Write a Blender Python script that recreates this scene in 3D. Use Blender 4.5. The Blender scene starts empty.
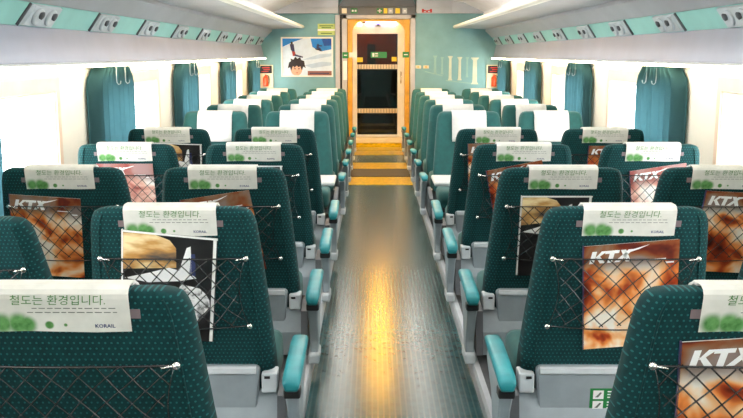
import bpy, bmesh, math, random
from math import sin, cos, pi, radians, sqrt, atan
from mathutils import Vector, Matrix

C = bpy.context.scene
COL = C.collection
random.seed(7)

# ------------------------------------------------------------------ camera, world, exposure
cam_data = bpy.data.cameras.new('camera')
cam_data.sensor_width = 36.0
cam_data.lens = 900.0 / 743.0 * 36.0
cam_data.clip_start = 0.05
cam = bpy.data.objects.new('camera', cam_data)
COL.objects.link(cam)
cam.location = (-0.08, 0.0, 1.35)
cam.rotation_euler = (radians(90.0 - 9.77), 0.0, radians(0.1))
C.camera = cam

world = bpy.data.worlds.new('sky')
C.world = world
world.use_nodes = True
bg = world.node_tree.nodes['Background']
bg.inputs['Color'].default_value = (0.95, 0.98, 1.0, 1)
bg.inputs['Strength'].default_value = 14.0

C.view_settings.view_transform = 'Standard'
C.view_settings.look = 'None'
C.view_settings.exposure = 0.25
C.view_settings.gamma = 1.0
C.view_settings.use_curve_mapping = False

LAMP = 12.0            # ceiling tubes
COVE = 22.0            # warm tubes under the racks
VEST = 90.0           # warm lamps of the vestibule

# ------------------------------------------------------------------ materials
def srgb(r, g, b):
    f = lambda c: (c / 255.0 / 12.92) if c / 255.0 <= 0.04045 else ((c / 255.0 + 0.055) / 1.055) ** 2.4
    return (f(r), f(g), f(b), 1.0)

def mat(name, col, rough=0.5, metal=0.0, emit=None, estr=0.0, sheen=0.0, spec=None):
    m = bpy.data.materials.new(name)
    m.use_nodes = True
    b = m.node_tree.nodes['Principled BSDF']
    b.inputs['Base Color'].default_value = col
    b.inputs['Roughness'].default_value = rough
    b.inputs['Metallic'].default_value = metal
    if spec is not None:
        b.inputs['Specular IOR Level'].default_value = spec
    if sheen:
        b.inputs['Sheen Weight'].default_value = sheen
    if emit:
        b.inputs['Emission Color'].default_value = emit
        b.inputs['Emission Strength'].default_value = estr
    return m

class NT:
    """small helper to wire nodes"""
    def __init__(self, m):
        self.t = m.node_tree
        self.b = self.t.nodes['Principled BSDF']
    def n(self, typ, **kw):
        x = self.t.nodes.new(typ)
        for k, v in kw.items():
            setattr(x, k, v)
        return x
    def l(self, a, b):
        self.t.links.new(a, b)
    def val(self, sock, v):
        if hasattr(v, 'node'):
            self.l(v, sock)
        else:
            sock.default_value = v
    def math(self, op, a, b=0.0, c=0.0):
        x = self.n('ShaderNodeMath', operation=op)
        self.val(x.inputs[0], a); self.val(x.inputs[1], b); self.val(x.inputs[2], c)
        return x.outputs[0]
    def coords(self):
        tc = self.n('ShaderNodeTexCoord')
        s = self.n('ShaderNodeSeparateXYZ')
        self.l(tc.outputs['Object'], s.inputs[0])
        return tc.outputs['Object'], s.outputs[0], s.outputs[1], s.outputs[2]
    def noise(self, vec, scale, detail=3.0, rough=0.55, dist=0.0):
        x = self.n('ShaderNodeTexNoise')
        x.inputs['Scale'].default_value = scale
        x.inputs['Detail'].default_value = detail
        x.inputs['Roughness'].default_value = rough
        x.inputs['Distortion'].default_value = dist
        self.l(vec, x.inputs['Vector'])
        return x.outputs['Fac']
    def ramp(self, fac, stops, interp='LINEAR'):
        x = self.n('ShaderNodeValToRGB')
        x.color_ramp.interpolation = interp
        e = x.color_ramp.elements
        while len(e) < len(stops):
            e.new(0.5)
        for i, (p, c) in enumerate(stops):
            e[i].position = p; e[i].color = c
        self.l(fac, x.inputs['Fac'])
        return x.outputs['Color']
    def mix(self, fac, a, b):
        x = self.n('ShaderNodeMix', data_type='RGBA')
        self.val(x.inputs['Factor'], fac)
        self.val(x.inputs['A'], a) if False else None
        self.val(x.inputs[6], a); self.val(x.inputs[7], b)
        return x.outputs[2]
    def bump(self, h, strength=0.3, dist=0.002):
        x = self.n('ShaderNodeBump')
        x.inputs['Strength'].default_value = strength
        x.inputs['Distance'].default_value = dist
        self.l(h, x.inputs['Height'])
        self.l(x.outputs['Normal'], self.b.inputs['Normal'])

def noisy(name, col, amount=0.06, scale=8.0, rough=0.5, metal=0.0, **kw):
    """a plain material with a faint procedural mottling"""
    m = mat(name, col, rough, metal, **kw)
    k = NT(m)
    v, x, y, z = k.coords()
    f = k.noise(v, scale, 4)
    lo = tuple(c * (1 - amount * 2) for c in col[:3]) + (1,)
    hi = tuple(min(1, c * (1 + amount * 2)) for c in col[:3]) + (1,)
    k.l(k.ramp(f, [(0.3, lo), (0.7, hi)]), k.b.inputs['Base Color'])
    return m

def fabric(name, base, dot, pitch=0.0125):
    m = mat(name, base, 0.85, 0.0, sheen=0.02, spec=0.25)
    k = NT(m)
    v, x, y, z = k.coords()
    row = k.math('FLOOR', k.math('DIVIDE', z, pitch))
    sh = k.math('MULTIPLY', k.math('MODULO', row, 2.0), 0.5)
    fx = k.math('SUBTRACT', k.math('FRACT', k.math('ADD', k.math('DIVIDE', k.math('ADD', x, 5.0), pitch), sh)), 0.5)
    fy = k.math('SUBTRACT', k.math('FRACT', k.math('DIVIDE', z, pitch)), 0.5)
    d2 = k.math('ADD', k.math('MULTIPLY', fx, fx), k.math('MULTIPLY', fy, fy))
    isdot = k.math('LESS_THAN', d2, 0.035)
    f = k.noise(v, 60.0, 3)
    lo = tuple(c * 0.75 for c in base[:3]) + (1,)
    hi = tuple(c * 1.25 for c in base[:3]) + (1,)
    bc = k.ramp(f, [(0.3, lo), (0.7, hi)])
    k.l(k.mix(isdot, bc, dot), k.b.inputs['Base Color'])
    k.bump(k.noise(v, 400.0, 2), 0.25, 0.001)
    return m

M = {}
M['fabric'] = fabric('teal_fabric', (0.001, 0.031, 0.033, 1), (0.012, 0.105, 0.11, 1))
M['fabric_front'] = noisy('teal_velour', (0.003, 0.088, 0.084, 1), 0.06, 30, 0.7, sheen=0.10)
M['pad'] = noisy('turquoise_vinyl', (0.02, 0.24, 0.27, 1), 0.10, 12, 0.42)
M['shell'] = noisy('grey_seat_plastic', srgb(150, 160, 166), 0.04, 14, 0.42)
M['shell_light'] = noisy('light_grey_plastic', srgb(196, 202, 206), 0.03, 14, 0.4)
M['shell_dark'] = noisy('dark_grey_plastic', srgb(86, 88, 92), 0.05, 14, 0.5)
M['black'] = mat('black_plastic', (0.008, 0.008, 0.009, 1), 0.5)
M['white_cloth'] = noisy('white_cloth', (0.70, 0.69, 0.675, 1), 0.02, 40, 0.9)
M['chrome'] = mat('bright_metal', (0.8, 0.78, 0.74, 1), 0.22, 1.0)
M['cord'] = mat('elastic_cord', (0.018, 0.018, 0.020, 1), 0.22, spec=0.9)
M['velcro'] = mat('hook_tape', srgb(120, 105, 108), 0.9)
M['rack'] = noisy('grey_rack_panel', srgb(146, 155, 174), 0.03, 3, 0.45)
M['rack_pale'] = noisy('pale_rack_panel', srgb(184, 184, 189), 0.03, 3, 0.45)
M['lip'] = noisy('white_lip', srgb(240, 236, 226), 0.02, 5, 0.35)
M['green_band'] = noisy('sea_green_band', srgb(150, 208, 200), 0.03, 6, 0.4)
M['end_wall'] = noisy('sea_green_wall', srgb(126, 172, 176), 0.05, 4, 0.35)
M['wall'] = noisy('cream_wall', srgb(236, 230, 216), 0.02, 4, 0.5)
M['ceiling'] = noisy('white_ceiling', srgb(246, 247, 248), 0.02, 4, 0.5)
M['bulkhead'] = noisy('grey_bulkhead', srgb(200, 203, 208), 0.03, 5, 0.5)
M['bulkhead_dark'] = noisy('dark_bulkhead', srgb(104, 108, 112), 0.05, 6, 0.5)
M['post'] = noisy('grey_door_post', srgb(196, 196, 200), 0.03, 8, 0.35)
M['gold'] = noisy('golden_jamb', srgb(228, 172, 64), 0.08, 9, 0.35)
M['cream'] = noisy('cream_door_frame', srgb(242, 226, 192), 0.03, 9, 0.4)
M['green_sign'] = mat('green_sign', srgb(30, 130, 66), 0.4)
M['yellow_sign'] = mat('yellow_sign', srgb(250, 214, 50), 0.4)
M['white_print'] = mat('white_print', (0.9, 0.9, 0.9, 1), 0.5)
M['grey_print'] = mat('grey_print', srgb(110, 112, 110), 0.6)
M['green_print'] = mat('green_print', srgb(62, 120, 52), 0.6)
M['blue_print'] = mat('blue_print', srgb(50, 62, 110), 0.6)
M['red_print'] = mat('red_print', srgb(206, 50, 40), 0.5)
M['platform'] = noisy('dark_platform_vinyl', srgb(74, 74, 76), 0.1, 20, 0.5)
M['nosing'] = noisy('nosing_metal', srgb(188, 190, 194), 0.04, 10, 0.35)
M['gold_step_and_reflection'] = noisy('golden_step_and_reflection', srgb(222, 184, 8), 0.16, 25, 0.28, metal=0.6)  # gold step metal; on the aisle floor it paints in reflected warm light
M['rubber'] = noisy('dark_rubber_mat', srgb(44, 38, 28), 0.15, 30, 0.6)
M['table'] = noisy('pale_table_laminate', srgb(206, 208, 208), 0.03, 10, 0.35)
M['window_frame'] = noisy('beige_window_frame', srgb(230, 204, 180), 0.04, 8, 0.4)
M['vest_wall'] = noisy('dark_vestibule_wall', srgb(40, 30, 26), 0.1, 5, 0.5)
M['vest_panel'] = noisy('orange_vestibule_panel', srgb(190, 88, 40), 0.1, 5, 0.45)
M['brown'] = noisy('brown_panel', srgb(70, 44, 30), 0.1, 5, 0.5)
M['canopy'] = noisy('grey_canopy', srgb(110, 118, 128), 0.06, 1, 0.7)

def floor_mat():
    m = mat('ribbed_aisle_floor', (0.02, 0.02, 0.018, 1), 0.3)
    k = NT(m)
    v, x, y, z = k.coords()
    wx = k.math('SINE', k.math('MULTIPLY', x, 2 * pi / 0.022))
    f = k.noise(v, 25.0, 4)
    base = k.ramp(f, [(0.3, (0.011, 0.045, 0.050, 1)), (0.7, (0.022, 0.080, 0.088, 1))])
    rib = k.math('GREATER_THAN', wx, 0.6)
    k.l(k.mix(k.math('MULTIPLY', rib, 0.55), base, (0.085, 0.12, 0.11, 1)), k.b.inputs['Base Color'])
    k.b.inputs['Roughness'].default_value = 0.22
    k.b.inputs['Specular IOR Level'].default_value = 0.16
    k.b.inputs['Specular Tint'].default_value = (1.0, 0.9, 0.7, 1)
    return m
M['floor'] = floor_mat()

def glass_mat(name, tint, refl=0.08):
    m = bpy.data.materials.new(name)
    m.use_nodes = True
    t = m.node_tree
    t.nodes.clear()
    out = t.nodes.new('ShaderNodeOutputMaterial')
    tr = t.nodes.new('ShaderNodeBsdfTransparent'); tr.inputs['Color'].default_value = tint
    gl = t.nodes.new('ShaderNodeBsdfGlossy'); gl.inputs['Roughness'].default_value = 0.02
    mx = t.nodes.new('ShaderNodeMixShader')
    lw = t.nodes.new('ShaderNodeLayerWeight')      # facing = 1 - |cos|, the same from both sides of the pane
    pw_ = t.nodes.new('ShaderNodeMath'); pw_.operation = 'POWER'; pw_.inputs[1].default_value = 5.0
    ml = t.nodes.new('ShaderNodeMath'); ml.operation = 'MULTIPLY_ADD'; ml.inputs[1].default_value = 0.6; ml.inputs[2].default_value = refl * 0.5
    t.links.new(lw.outputs['Facing'], pw_.inputs[0]); t.links.new(pw_.outputs[0], ml.inputs[0]); t.links.new(ml.outputs[0], mx.inputs[0])
    t.links.new(tr.outputs[0], mx.inputs[1]); t.links.new(gl.outputs[0], mx.inputs[2])
    t.links.new(mx.outputs[0], out.inputs['Surface'])
    return m
M['glass'] = glass_mat('window_glass', (0.97, 0.98, 0.98, 1))
M['door_glass'] = glass_mat('tinted_door_glass', (0.48, 0.44, 0.40, 1))

def curtain_mat():
    m = bpy.data.materials.new('teal_curtain')
    m.use_nodes = True
    t = m.node_tree
    t.nodes.clear()
    out = t.nodes.new('ShaderNodeOutputMaterial')
    d = t.nodes.new('ShaderNodeBsdfDiffuse'); tr = t.nodes.new('ShaderNodeBsdfTranslucent')
    tc = t.nodes.new('ShaderNodeTexCoord'); no = t.nodes.new('ShaderNodeTexNoise'); rp = t.nodes.new('ShaderNodeValToRGB')
    no.inputs['Scale'].default_value = 14
    t.links.new(tc.outputs['Object'], no.inputs['Vector']); t.links.new(no.outputs['Fac'], rp.inputs['Fac'])
    rp.color_ramp.elements[0].position = 0.3; rp.color_ramp.elements[0].color = (0.06, 0.15, 0.165, 1)
    rp.color_ramp.elements[1].position = 0.7; rp.color_ramp.elements[1].color = (0.09, 0.21, 0.23, 1)
    t.links.new(rp.outputs['Color'], d.inputs['Color'])
    tr.inputs['Color'].default_value = (0.19, 0.31, 0.34, 1)
    mx = t.nodes.new('ShaderNodeMixShader'); mx.inputs[0].default_value = 0.62
    t.links.new(d.outputs[0], mx.inputs[1]); t.links.new(tr.outputs[0], mx.inputs[2])
    t.links.new(mx.outputs[0], out.inputs['Surface'])
    return m
M['curtain'] = curtain_mat()

def lamp_mat(name, col, s):
    return mat(name, (0.9, 0.9, 0.9, 1), 0.5, emit=col, estr=s)
M['tube'] = lamp_mat('lit_tube', (1.0, 0.97, 0.92, 1), LAMP)
M['cove'] = lamp_mat('lit_warm_tube', (1.0, 0.82, 0.52, 1), COVE)
M['spot_lamp'] = lamp_mat('lit_door_spot', (1.0, 0.66, 0.22, 1), 22.0)
M['vest_lamp'] = lamp_mat('lit_vestibule_lamp', (1.0, 0.55, 0.10, 1), VEST)
M['down_lamp'] = lamp_mat('lit_downlight', (1.0, 0.50, 0.045, 1), 210.0)
M['violet_lamp'] = lamp_mat('lit_violet_tube', (0.5, 0.36, 1.0, 1), 4.0)

def flap_mat():
    """printed headrest flap: off-white cloth with soft green blots (print belongs to the cloth)"""
    m = mat('printed_flap_cloth', (0.82, 0.81, 0.77, 1), 0.85)
    k = NT(m)
    v, x, y, z = k.coords()
    def blot(cx, cz, r, soft):
        dx = k.math('SUBTRACT', x, cx); dz = k.math('SUBTRACT', z, cz)
        d = k.math('SQRT', k.math('ADD', k.math('MULTIPLY', dx, dx), k.math('MULTIPLY', dz, dz)))
        mr = k.n('ShaderNodeMapRange'); mr.interpolation_type = 'SMOOTHSTEP'
        k.l(d, mr.inputs['Value'])
        mr.inputs['From Min'].default_value = r + soft; mr.inputs['From Max'].default_value = r - soft
        return mr.outputs['Result']
    a = blot(-0.115, -0.024, 0.021, 0.010)
    for c in ((-0.082, -0.024, 0.022, 0.009), (-0.066, -0.026, 0.018, 0.007), (-0.022, -0.027, 0.0085, 0.002), (0.010, -0.027, 0.0035, 0.0012)):
        a = k.math('MAXIMUM', a, blot(*c))
    f = k.noise(v, 50.0, 3)
    g = k.ramp(f, [(0.3, srgb(56, 112, 50)), (0.7, srgb(104, 160, 92))])
    w = k.ramp(k.noise(v, 20, 3), [(0.3, (0.58, 0.575, 0.53, 1)), (0.7, (0.68, 0.67, 0.62, 1))])
    k.l(k.mix(a, w, g), k.b.inputs['Base Color'])
    return m
M['flap'] = flap_mat()

def cover_mat(name, seed, stops, topcol):
    m = mat(name, (0.5, 0.2, 0.1, 1), 0.5, spec=0.2)
    k = NT(m)
    v, x, y, z = k.coords()
    mp = k.n('ShaderNodeMapping'); mp.inputs['Location'].default_value = (seed, 0, seed * 0.7)
    k.l(v, mp.inputs['Vector'])
    f = k.noise(mp.outputs['Vector'], 7.0, 3.0, 0.5, 0.5)
    col = k.ramp(f, stops)
    mr = k.n('ShaderNodeMapRange'); mr.interpolation_type = 'SMOOTHSTEP'
    k.l(k.math('ADD', z, k.math('MULTIPLY', f, 0.06)), mr.inputs['Value'])
    mr.inputs['From Min'].default_value = 0.10; mr.inputs['From Max'].default_value = 0.16
    k.l(k.mix(k.math('MULTIPLY', mr.outputs['Result'], 0.8), col, topcol), k.b.inputs['Base Color'])
    return m
ST_A = [(0.33, (0.05, 0.008, 0.006, 1)), (0.41, (0.40, 0.05, 0.012, 1)), (0.47, (0.85, 0.27, 0.06, 1)), (0.53, (0.95, 0.58, 0.30, 1)), (0.61, (0.98, 0.90, 0.80, 1))]
ST_P = [(0.33, (0.20, 0.035, 0.03, 1)), (0.41, (0.55, 0.20, 0.16, 1)), (0.51, (0.85, 0.52, 0.42, 1)), (0.57, (0.93, 0.78, 0.70, 1)), (0.64, (0.98, 0.94, 0.9, 1))]
for i in range(4):
    M['cover%d' % i] = cover_mat('orange_cover_print_%s' % 'abcd'[i], 1.7 * i + 0.4, ST_A, (0.07, 0.012, 0.010, 1))
M['coverP'] = cover_mat('pink_cover_print', 5.1, ST_P, (0.22, 0.05, 0.05, 1))
M['coverB'] = noisy('black_cover_print', (0.018, 0.016, 0.017, 1), 0.3, 9, 0.3)
def sunset_mat():
    m = mat('sunset_print', (0.8, 0.5, 0.2, 1), 0.3)
    k = NT(m); v, x, y, z = k.coords()
    mp = k.n('ShaderNodeMapping'); mp.inputs['Scale'].default_value = (5, 5, 14)
    k.l(v, mp.inputs['Vector'])
    f = k.noise(mp.outputs['Vector'], 1.0, 4)
    k.l(k.ramp(f, [(0.36, (0.10, 0.08, 0.07, 1)), (0.48, (0.55, 0.28, 0.08, 1)), (0.60, (0.92, 0.74, 0.42, 1))]), k.b.inputs['Base Color'])
    return m
M['sunset'] = sunset_mat()
def marble_mat():
    m = mat('crumpled_white_print', (0.8, 0.8, 0.8, 1), 0.3)
    k = NT(m); v, x, y, z = k.coords()
    f = k.noise(v, 45.0, 4, 0.6, 0.6)
    k.l(k.ramp(f, [(0.36, (0.05, 0.05, 0.05, 1)), (0.5, (0.75, 0.75, 0.76, 1)), (0.65, (0.95, 0.95, 0.95, 1))]), k.b.inputs['Base Color'])
    return m
M['crumple'] = marble_mat()
M['paper'] = mat('white_paper', (0.85, 0.84, 0.82, 1), 0.6)

# ------------------------------------------------------------------ mesh helpers
def box(bm, x0, x1, y0, y1, z0, z1, bev=0.0, mi=0):
    vs = [bm.verts.new((x, y, z)) for x in (x0, x1) for y in (y0, y1) for z in (z0, z1)]
    fs = []
    for q in ((0, 1, 3, 2), (4, 6, 7, 5), (0, 4, 5, 1), (2, 3, 7, 6), (0, 2, 6, 4), (1, 5, 7, 3)):
        f = bm.faces.new([vs[i] for i in q]); f.material_index = mi; fs.append(f)
    if bev:
        es = list({e for f in fs for e in f.edges})
        bmesh.ops.bevel(bm, geom=es, offset=bev, segments=2, affect='EDGES', profile=0.5, clamp_overlap=True)
    return vs

def prism(bm, pts, axis, a0, a1, mi=0):
    """extrude a 2-D polygon along an axis: 'x' uses (y,z), 'y' uses (x,z), 'z' uses (x,y)"""
    def P(p, a):
        return {'x': (a, p[0], p[1]), 'y': (p[0], a, p[1]), 'z': (p[0], p[1], a)}[axis]
    A = [bm.verts.new(P(p, a0)) for p in pts]
    B = [bm.verts.new(P(p, a1)) for p in pts]
    n = len(pts)
    fs = [bm.faces.new(A), bm.faces.new(B[::-1])]
    for i in range(n):
        fs.append(bm.faces.new((A[i], B[i], B[(i + 1) % n], A[(i + 1) % n])))
    for f in fs:
        f.material_index = mi
    return fs

def poly(bm, pts, y, mi=0, th=0.0006):
    """thin printed shape in the x-z plane facing -y"""
    return prism(bm, pts, 'y', y, y + th, mi)

def tube(bm, pts, r, n=6, mi=0, caps=True):
    rings = []
    m = len(pts)
    V = [Vector(p) for p in pts]
    up = Vector((0, 0, 1))
    for i in range(m):
        t = (V[min(i + 1, m - 1)] - V[max(i - 1, 0)])
        if t.length < 1e-9:
            t = Vector((0, 0, 1))
        t.normalize()
        a = t.cross(up)
        if a.length < 1e-3:
            a = t.cross(Vector((1, 0, 0)))
        a.normalize(); b = t.cross(a)
        rings.append([bm.verts.new(V[i] + (a * cos(2 * pi * k / n) + b * sin(2 * pi * k / n)) * r) for k in range(n)])
    for i in range(m - 1):
        for k in range(n):
            f = bm.faces.new((rings[i][k], rings[i][(k + 1) % n], rings[i + 1][(k + 1) % n], rings[i + 1][k]))
            f.material_index = mi; f.smooth = True
    if caps:
        bm.faces.new(rings[0][::-1]).material_index = mi
        bm.faces.new(rings[-1]).material_index = mi

def lathe(bm, prof, cx, cy, n=16, mi=0, z0=0.0):
    rings = []
    for r, z in prof:
        rings.append([bm.verts.new((cx + r * cos(2 * pi * k / n), cy + r * sin(2 * pi * k / n), z0 + z)) for k in range(n)])
    for i in range(len(rings) - 1):
        for k in range(n):
            f = bm.faces.new((rings[i][k], rings[i][(k + 1) % n], rings[i + 1][(k + 1) % n], rings[i + 1][k]))
            f.smooth = True; f.material_index = mi
    bm.faces.new(rings[0][::-1]); bm.faces.new(rings[-1])

def loft(bm, rings, smooth=True, mi=0, cap=True):
    R = [[bm.verts.new(p) for p in r] for r in rings]
    n = len(R[0])
    for i in range(len(R) - 1):
        for k in range(n):
            f = bm.faces.new((R[i][k], R[i][(k + 1) % n], R[i + 1][(k + 1) % n], R[i + 1][k]))
            f.smooth = smooth; f.material_index = mi
    if cap:
        for r in (R[0][::-1], R[-1]):
            f = bm.faces.new(r); f.material_index = mi; f.smooth = smooth

def mesh_of(name, bm, mats):
    bmesh.ops.recalc_face_normals(bm, faces=bm.faces)
    me = bpy.data.meshes.new(name)
    bm.to_mesh(me); bm.free()
    for m in (mats if isinstance(mats, (list, tuple)) else [mats]):
        me.materials.append(M[m] if isinstance(m, str) else m)
    return me

def link(name, me, parent=None):
    o = bpy.data.objects.new(name, me)
    COL.objects.link(o)
    if parent is not None:
        o.parent = parent
    return o

def obj(name, bm, mats, parent=None):
    return link(name, mesh_of(name, bm, mats), parent)

def thing(name, label, cat, loc=(0, 0, 0), rotz=0.0, group=None):
    o = bpy.data.objects.new(name, None)
    o.empty_display_size = 0.05
    COL.objects.link(o)
    o.location = loc
    o.rotation_euler = (0, 0, rotz)
    o['label'] = label; o['category'] = cat
    if group:
        o['group'] = group
    return o

def tag(o, label, cat, group=None):
    o['label'] = label; o['category'] = cat
    if group:
        o['group'] = group
    return o

def struct(name, bm, mats, parent=None):
    o = obj(name, bm, mats, parent)
    if parent is None:
        o['kind'] = 'structure'
    return o

def text_shape(body, size, shear=0.0, bold=0.0):
    """outline lettering from the built-in font, as a list of (verts, faces), centred, in the x-z plane facing -y"""
    cu = bpy.data.curves.new('lettering_tmp', 'FONT')
    cu.body = body; cu.size = size; cu.shear = shear; cu.offset = bold
    cu.align_x = 'CENTER'; cu.align_y = 'CENTER'; cu.resolution_u = 2
    o = bpy.data.objects.new('lettering_tmp', cu)
    COL.objects.link(o)
    dg = bpy.context.evaluated_depsgraph_get()
    dg.update()
    me = bpy.data.meshes.new_from_object(o.evaluated_get(dg))
    out = ([tuple(v.co) for v in me.vertices], [tuple(p.vertices) for p in me.polygons])
    bpy.data.objects.remove(o); bpy.data.curves.remove(cu); bpy.data.meshes.remove(me)
    return out

def add_text(bm, shape, cx, cz, y, mi=0):
    vs, fs = shape
    V = [bm.verts.new((cx + v[0], y, cz + v[1])) for v in vs]
    for f in fs:
        try:
            bm.faces.new([V[i] for i in f]).material_index = mi
        except ValueError:
            pass

# ------------------------------------------------------------------ the carriage shell
HW = 1.74          # half width at the walls
Y0, Y1 = -2.2, 13.24
PLAT = 0.06        # height of the seat platforms
AISLE = 0.338

bm = bmesh.new(); box(bm, -AISLE, AISLE, Y0, Y1, -0.05, 0.0)
struct('floor', bm, 'floor')
for s, nm in ((-1, 'left'), (1, 'right')):
    bm = bmesh.new()
    a, b = sorted((s * (AISLE + 0.03), s * HW)); box(bm, a, b, Y0, Y1, -0.05, PLAT)
    struct('floor_platform_' + nm, bm, 'platform')
    bm = bmesh.new()
    prism(bm, [(s * AISLE, -0.05), (s * AISLE, PLAT - 0.012), (s * (AISLE + 0.008), PLAT + 0.003), (s * (AISLE + 0.03), PLAT + 0.003), (s * (AISLE + 0.03), -0.05)], 'y', Y0, Y1)
    struct('trim_platform_edge_' + nm, bm, 'nosing')

# windows: openings in the side walls
WIN = [(-1.37, 0.23), (0.87, 2.47), (3.11, 4.71), (5.35, 6.95), (7.59, 9.19), (9.83, 11.43), (12.07, 13.02)]
WZ0, WZ1 = 0.66, 1.15
for s, nm in ((-1, 'left'), (1, 'right')):
    bm = bmesh.new()
    xi, xo = s * HW, s * (HW + 0.14)
    a, b = sorted((xi, xo))
    box(bm, a, b, Y0, Y1, -0.05, WZ0)
    box(bm, a, b, Y0, Y1, WZ1, 1.31)
    prev = Y0
    for (w0, w1) in WIN:
        box(bm, a, b, prev, w0, WZ0, WZ1)
        prev = w1
    box(bm, a, b, prev, Y1, WZ0, WZ1)
    struct('wall_' + nm, bm, 'wall')

wn = 0
for s in (-1, 1):
    for (w0, w1) in WIN:
        wn += 1
        bm = bmesh.new()
        # splayed beige frame standing proud of the wall, then the reveal
        xa, xb = s * HW, s * (HW + 0.10)
        o0, o1, p0, p1 = w0 - 0.07, w1 + 0.07, WZ0 - 0.06, WZ1 + 0.09
        i0, i1, q0, q1 = w0 + 0.03, w1 - 0.03, WZ0 + 0.03, WZ1 - 0.03
        front = s * (HW - 0.012)
        loops = []
        for (x, y0, y1, z0, z1) in ((xa, o0, o1, p0, p1), (front, o0 + .012, o1 - .012, p0 + .012, p1 - .012), (front, w0 - .01, w1 + .01, WZ0 - .01, WZ1 + .01), (xb, i0, i1, q0, q1), (s * (HW + 0.13), i0, i1, q0, q1)):
            loops.append([bm.verts.new(p) for p in ((x, y0, z0), (x, y1, z0), (x, y1, z1), (x, y0, z1))])
        for i in range(len(loops) - 1):
            for k in range(4):
                bm.faces.new((loops[i][k], loops[i][(k + 1) % 4], loops[i + 1][(k + 1) % 4], loops[i + 1][k]))
        w = struct('window_%d' % wn, bm, 'window_frame')
        bm = bmesh.new()
        xg = s * (HW + 0.115)
        box(bm, min(xg, xg + s * 0.006), max(xg, xg + s * 0.006), i0, i1, q0, q1)
        obj('glass_pane', bm, 'glass', w)

# ceiling: flat middle, sloping sides down to the racks
bm = bmesh.new()
prof = [(-1.56, 1.70), (-1.50, 1.94), (-1.20, 2.08), (-0.80, 2.15), (0.80, 2.15), (1.20, 2.08), (1.50, 1.94), (1.56, 1.70),
        (1.66, 1.70), (1.60, 2.00), (1.25, 2.16), (0.82, 2.22), (-0.82, 2.22), (-1.25, 2.16), (-1.60, 2.00), (-1.66, 1.70)]
prism(bm, prof, 'y', Y0, Y1 + 0.1)
struct('ceiling', bm, 'ceiling')

bm = bmesh.new(); box(bm, -0.335, 0.335, Y0, Y1 - 0.13, 2.135, 2.155)
struct('trim_7', bm, noisy('dark_ceiling_strip', srgb(58, 60, 64), 0.05, 6, 0.5))

# rear closing wall, behind the camera
bm = bmesh.new(); box(bm, -1.9, 1.9, Y0 - 0.1, Y0, -0.05, 2.25)
struct('wall_back', bm, 'end_wall')

# end wall with the doorway
DX = 0.457
DZ = 1.88
bm = bmesh.new()
box(bm, -1.9, -0.62, Y1, Y1 + 0.1, -0.05, 2.25)
box(bm, 0.53, 1.9, Y1, Y1 + 0.1, -0.05, 2.25)
box(bm, -0.62, 0.53, Y1 + 0.002, Y1 + 0.1, 1.90, 2.25)
struct('wall_front', bm, 'end_wall')

# luggage racks
for s, nm, side in ((-1, 'left', 'poster'), (1, 'right', 'column mural')):
    t = thing('luggage_rack', 'long grey luggage rack with sea green strip above the %s-side windows' % side, 'luggage rack', (s * 1.7, 5.5, 1.29), 0, 'overhead luggage racks')
    def rp(pts, name, m):
        b = bmesh.new()
        prism(b, [(s * x - s * 1.7, z - 1.29) for x, z in pts], 'y', Y0 - 5.5 + 0.001, Y1 - 5.5 - 0.001)
        return obj(name, b, m, t)
    rp([(1.738, 1.285), (1.728, 1.482), (1.735, 1.50), (1.739, 1.285)], 'lower_panel', 'rack') if False else None
    rp([(1.735, 1.286), (1.66, 1.290), (1.700, 1.478), (1.735, 1.478)], 'lower_panel', 'rack')
    rp([(1.735, 1.480), (1.697, 1.480), (1.640, 1.583), (1.735, 1.583)], 'green_band', 'green_band')
    rp([(1.735, 1.585), (1.636, 1.585), (1.540, 1.676), (1.545, 1.700), (1.735, 1.700)], 'upper_panel', 'rack_pale')
    rp([(1.552, 1.700), (1.552, 1.722), (1.15, 1.738), (1.15, 1.722)], 'shelf', 'rack_pale')
    rp([(1.15, 1.716), (1.10, 1.712), (1.076, 1.722), (1.072, 1.742), (1.085, 1.757), (1.15, 1.748)], 'lip', 'lip')

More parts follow.
